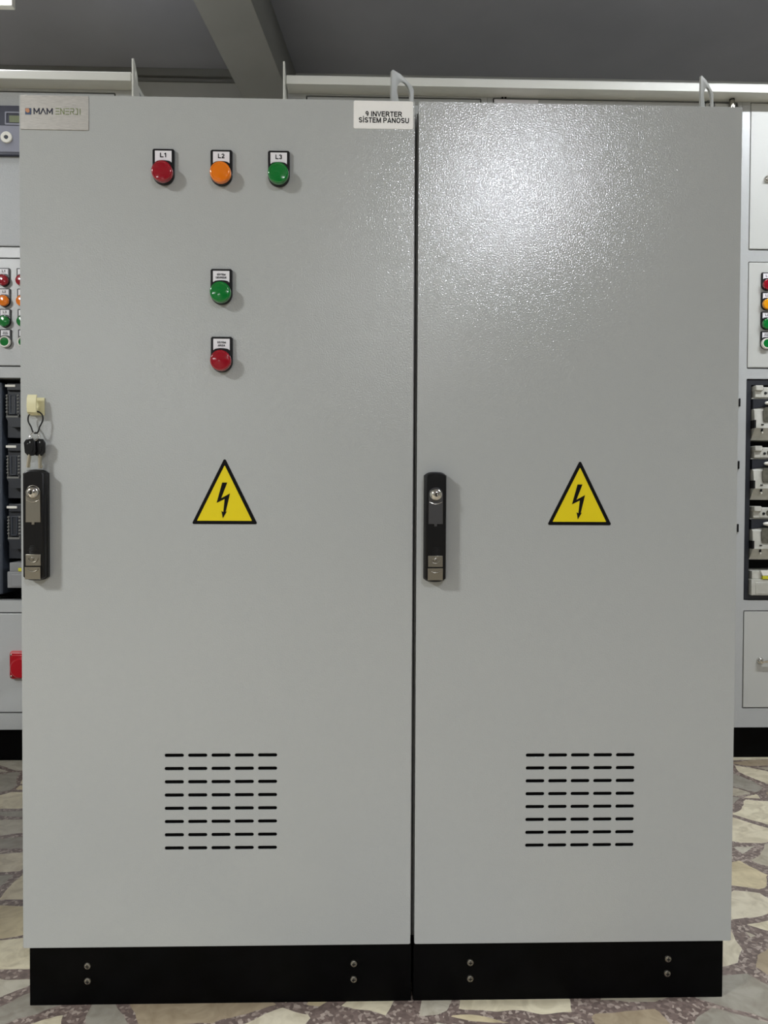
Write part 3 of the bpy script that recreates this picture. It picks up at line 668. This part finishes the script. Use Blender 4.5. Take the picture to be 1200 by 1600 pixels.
# compartment with dark switches
MB().box(-1.276, -.500, YB + .13, YB + .132, .479, 1.146).build('backing', M['black_matt'], D)
for j, xs in enumerate((-.836, -.735, -.635)):
    for k in range(3): dark_switch(D, xs - .007 + .0015 * k, 1.131 - .1805 * k)
    cable_cover(D, xs + .014, .597, .072, True)
mb = MB(); mb.box(-1.268, -.8480, YB + .020, YB + .12, .500, 1.130, .006)
for k in range(12): mb.box(-1.25, -.86, YB + .017, YB + .022, .54 + k * .05, .545 + k * .05)
mb.build('blanking_cover', M['slate'], D)
# red socket on the lower door
qa, qb = px(17, 1018, YB), px(17, 1060, YB)
rs = MB().plate([rrect(qa.x, qa.x + .095, qb.z, qa.z + .003, .006)], YB - .004, .003).build('red_socket', M['pink_edge'], D)
mb = MB(); mb.plate([rrect(qa.x + .003, qa.x + .092, qb.z + .003, qa.z, .006)], YB - .016, .0125, .002); mb.lathe([(.030, .014), (.030, .045), (.026, .050), (.0004, .050)], (qa.x + .0475, YB, (qa.z + qb.z) / 2), n=32)
mb.box(qa.x + .009, qa.x + .086, YB - .020, YB - .012, qb.z + .010, qa.z - .006, .003); mb.build('socket_body', M['red_plastic'], rs)
for zz in (qa.z - .007, qb.z + .010): MB().lathe([(.0035, 0), (.0033, .002), (.0004, .003)], (qa.x + .0085, YB - .0155, zz), n=14).build('screw', M['zinc'], rs)

# --- rear right row: three units under one long roof rail
A = rear_unit(-.004, .5835, 'rear cabinet behind the left front cabinet, first under the long roof rail', [(.049, .567, .159, 1.9755)])
rear_door(A, .049, .567, .159, 1.9755); corner_lug(A, -.0095)
B = rear_unit(.5840, 1.3485, 'rear cabinet showing a strip above the right front cabinet, middle under the long roof rail', [(.601, 1.336, .159, 1.9785)])
xj = px(1094, 157, YB).x
MB().box(.606, xj - .001, YB - .001, YB + .018, .164, 1.975, .0015).build('door', M['paint_plain'], B)
la, lb_ = px(772, 155, YB).x, px(841, 155, YB).x
lp = MB().box(la, lb_, YB - .0020, YB - .0008, 1.905, 1.9735, .0004).build('door_label', M['legend'], B, 'pale label plate')
mb = MB()
for u in (785, 790): q = px(u, 153, YB); mb.box(q.x - .003, q.x + .002, YB - .0026, YB - .0018, q.z - .003, q.z + .003)
mb.build('lettering', M['ink'], lp)
pn = MB().box(xj + .001, 1.328, YB - .002, YB + .018, .164, 1.974, .0015).build('control_door', M['paint_smooth'], B)
MB().box(.595, 1.342, YB + .0315, YB + .033, .153, 1.984 - .004).build('backing', M['black_matt'], B)
q = px(1108.5, 165, YB); MB().plate([circ(q.x, q.z, .0150, 28), circ(q.x, q.z, .0130, 28)], YB - .0030, .001).build('dial_ring', M['slate'], pn)
MB().lathe([(.003, 0), (.003, .003)], (q.x, YB - .002, q.z), n=14).build('dial_hub', M['slate'], pn)
q = px(1140, 164.5, YB); mb = MB(); mb.lathe([(.0075, -.016), (.0075, .006)], (q.x, YB - .015, q.z), 'Z', 18); mb.lathe([(.010, -.022), (.010, -.010)], (q.x, YB - .013, q.z), 'Z', 6)
mb.build('key_switch', M['zinc'], pn)
MB().lathe([(.0078, .006), (.0078, .0095), (.0004, .0098)], (q.x, YB - .015, q.z), 'Z', 18).build('key_switch_cap', M['black'], pn)
zonesC = [(1.3735, 2.07, 1.5400, 1.9785), (1.3735, 2.07, 1.1860, 1.5060), (1.3735, 2.07, OPL, OPH), (1.3735, 2.07, .1590, .4570)]
C_ = rear_unit(1.3490, 2.12, 'rear cabinet at the right edge, with indicator lamps and open fuse switches', zonesC)
dU = rear_door(C_, *zonesC[0], m='paint_smooth', g=.0022, gb=.004); rear_door(C_, *zonesC[1], m='paint_smooth', g=.0022, gb=.004, name='indicator_panel'); dL = rear_door(C_, *zonesC[3], m='paint_smooth', g=.0028)
for k, (ln, tx, rg) in enumerate(rows):
    for j in range(3):
        pilot(C_, 1.4290 + .053 * j, 1.4730 - .0585 * k, YB - .001, M['amber_lens' if ln == 'orange_lens' else ln], tx, M[rg] if rg else None)
# joint hinges between the middle and right units
for u, v in ((1155.3, 629), (1153, 726.5), (1151, 825)):
    q = px(u, v, YB); MB().box(1.3500, 1.3545, YB - .004, YB, q.z - .012, q.z + .012, .0008).build('hinge', M['black'], C_)
def lock(parent, x, z, m):
    mb = MB(); mb.lathe([(.0105, 0), (.0105, .003), (.009, .006), (.0065, .008), (.006, .014), (.0004, .015)], (x, YB - .001, z), n=26)
    mb.box(x + .002, x + .040, YB - .017, YB - .011, z - .0035, z + .0035, .0015)
    return mb.build('lock', m, parent)
q = px(1187, 1032, YB); lock(dL, q.x, q.z, M['chrome'])
q = px(1199, 280, YB); lock(dU, q.x, q.z, M['chrome'])
# open compartment
mb = MB(); mb.plate([rrect(1.3755, 2.068, .4900, 1.1540, .003), rrect(1.3905, 2.053, .5060, 1.1380, .003)], YB + .004, .03, .001); mb.build('compartment_frame', M['switch_dark'], C_)
MB().box(1.368, 2.075, YB + .09, YB + .092, .483, 1.161).build('backing', M['black_matt'], C_)
for xs in (1.3925, 1.6050, 1.8170):
    for k in range(3): light_switch(C_, xs, 1.1350 - .1810 * k)
    cable_cover(C_, xs, .5780)
rl = roof(None, -.003, 2.12); rl['label'] = 'long white roof rail over the rear cabinets on the right'; rl['category'] = 'rail'
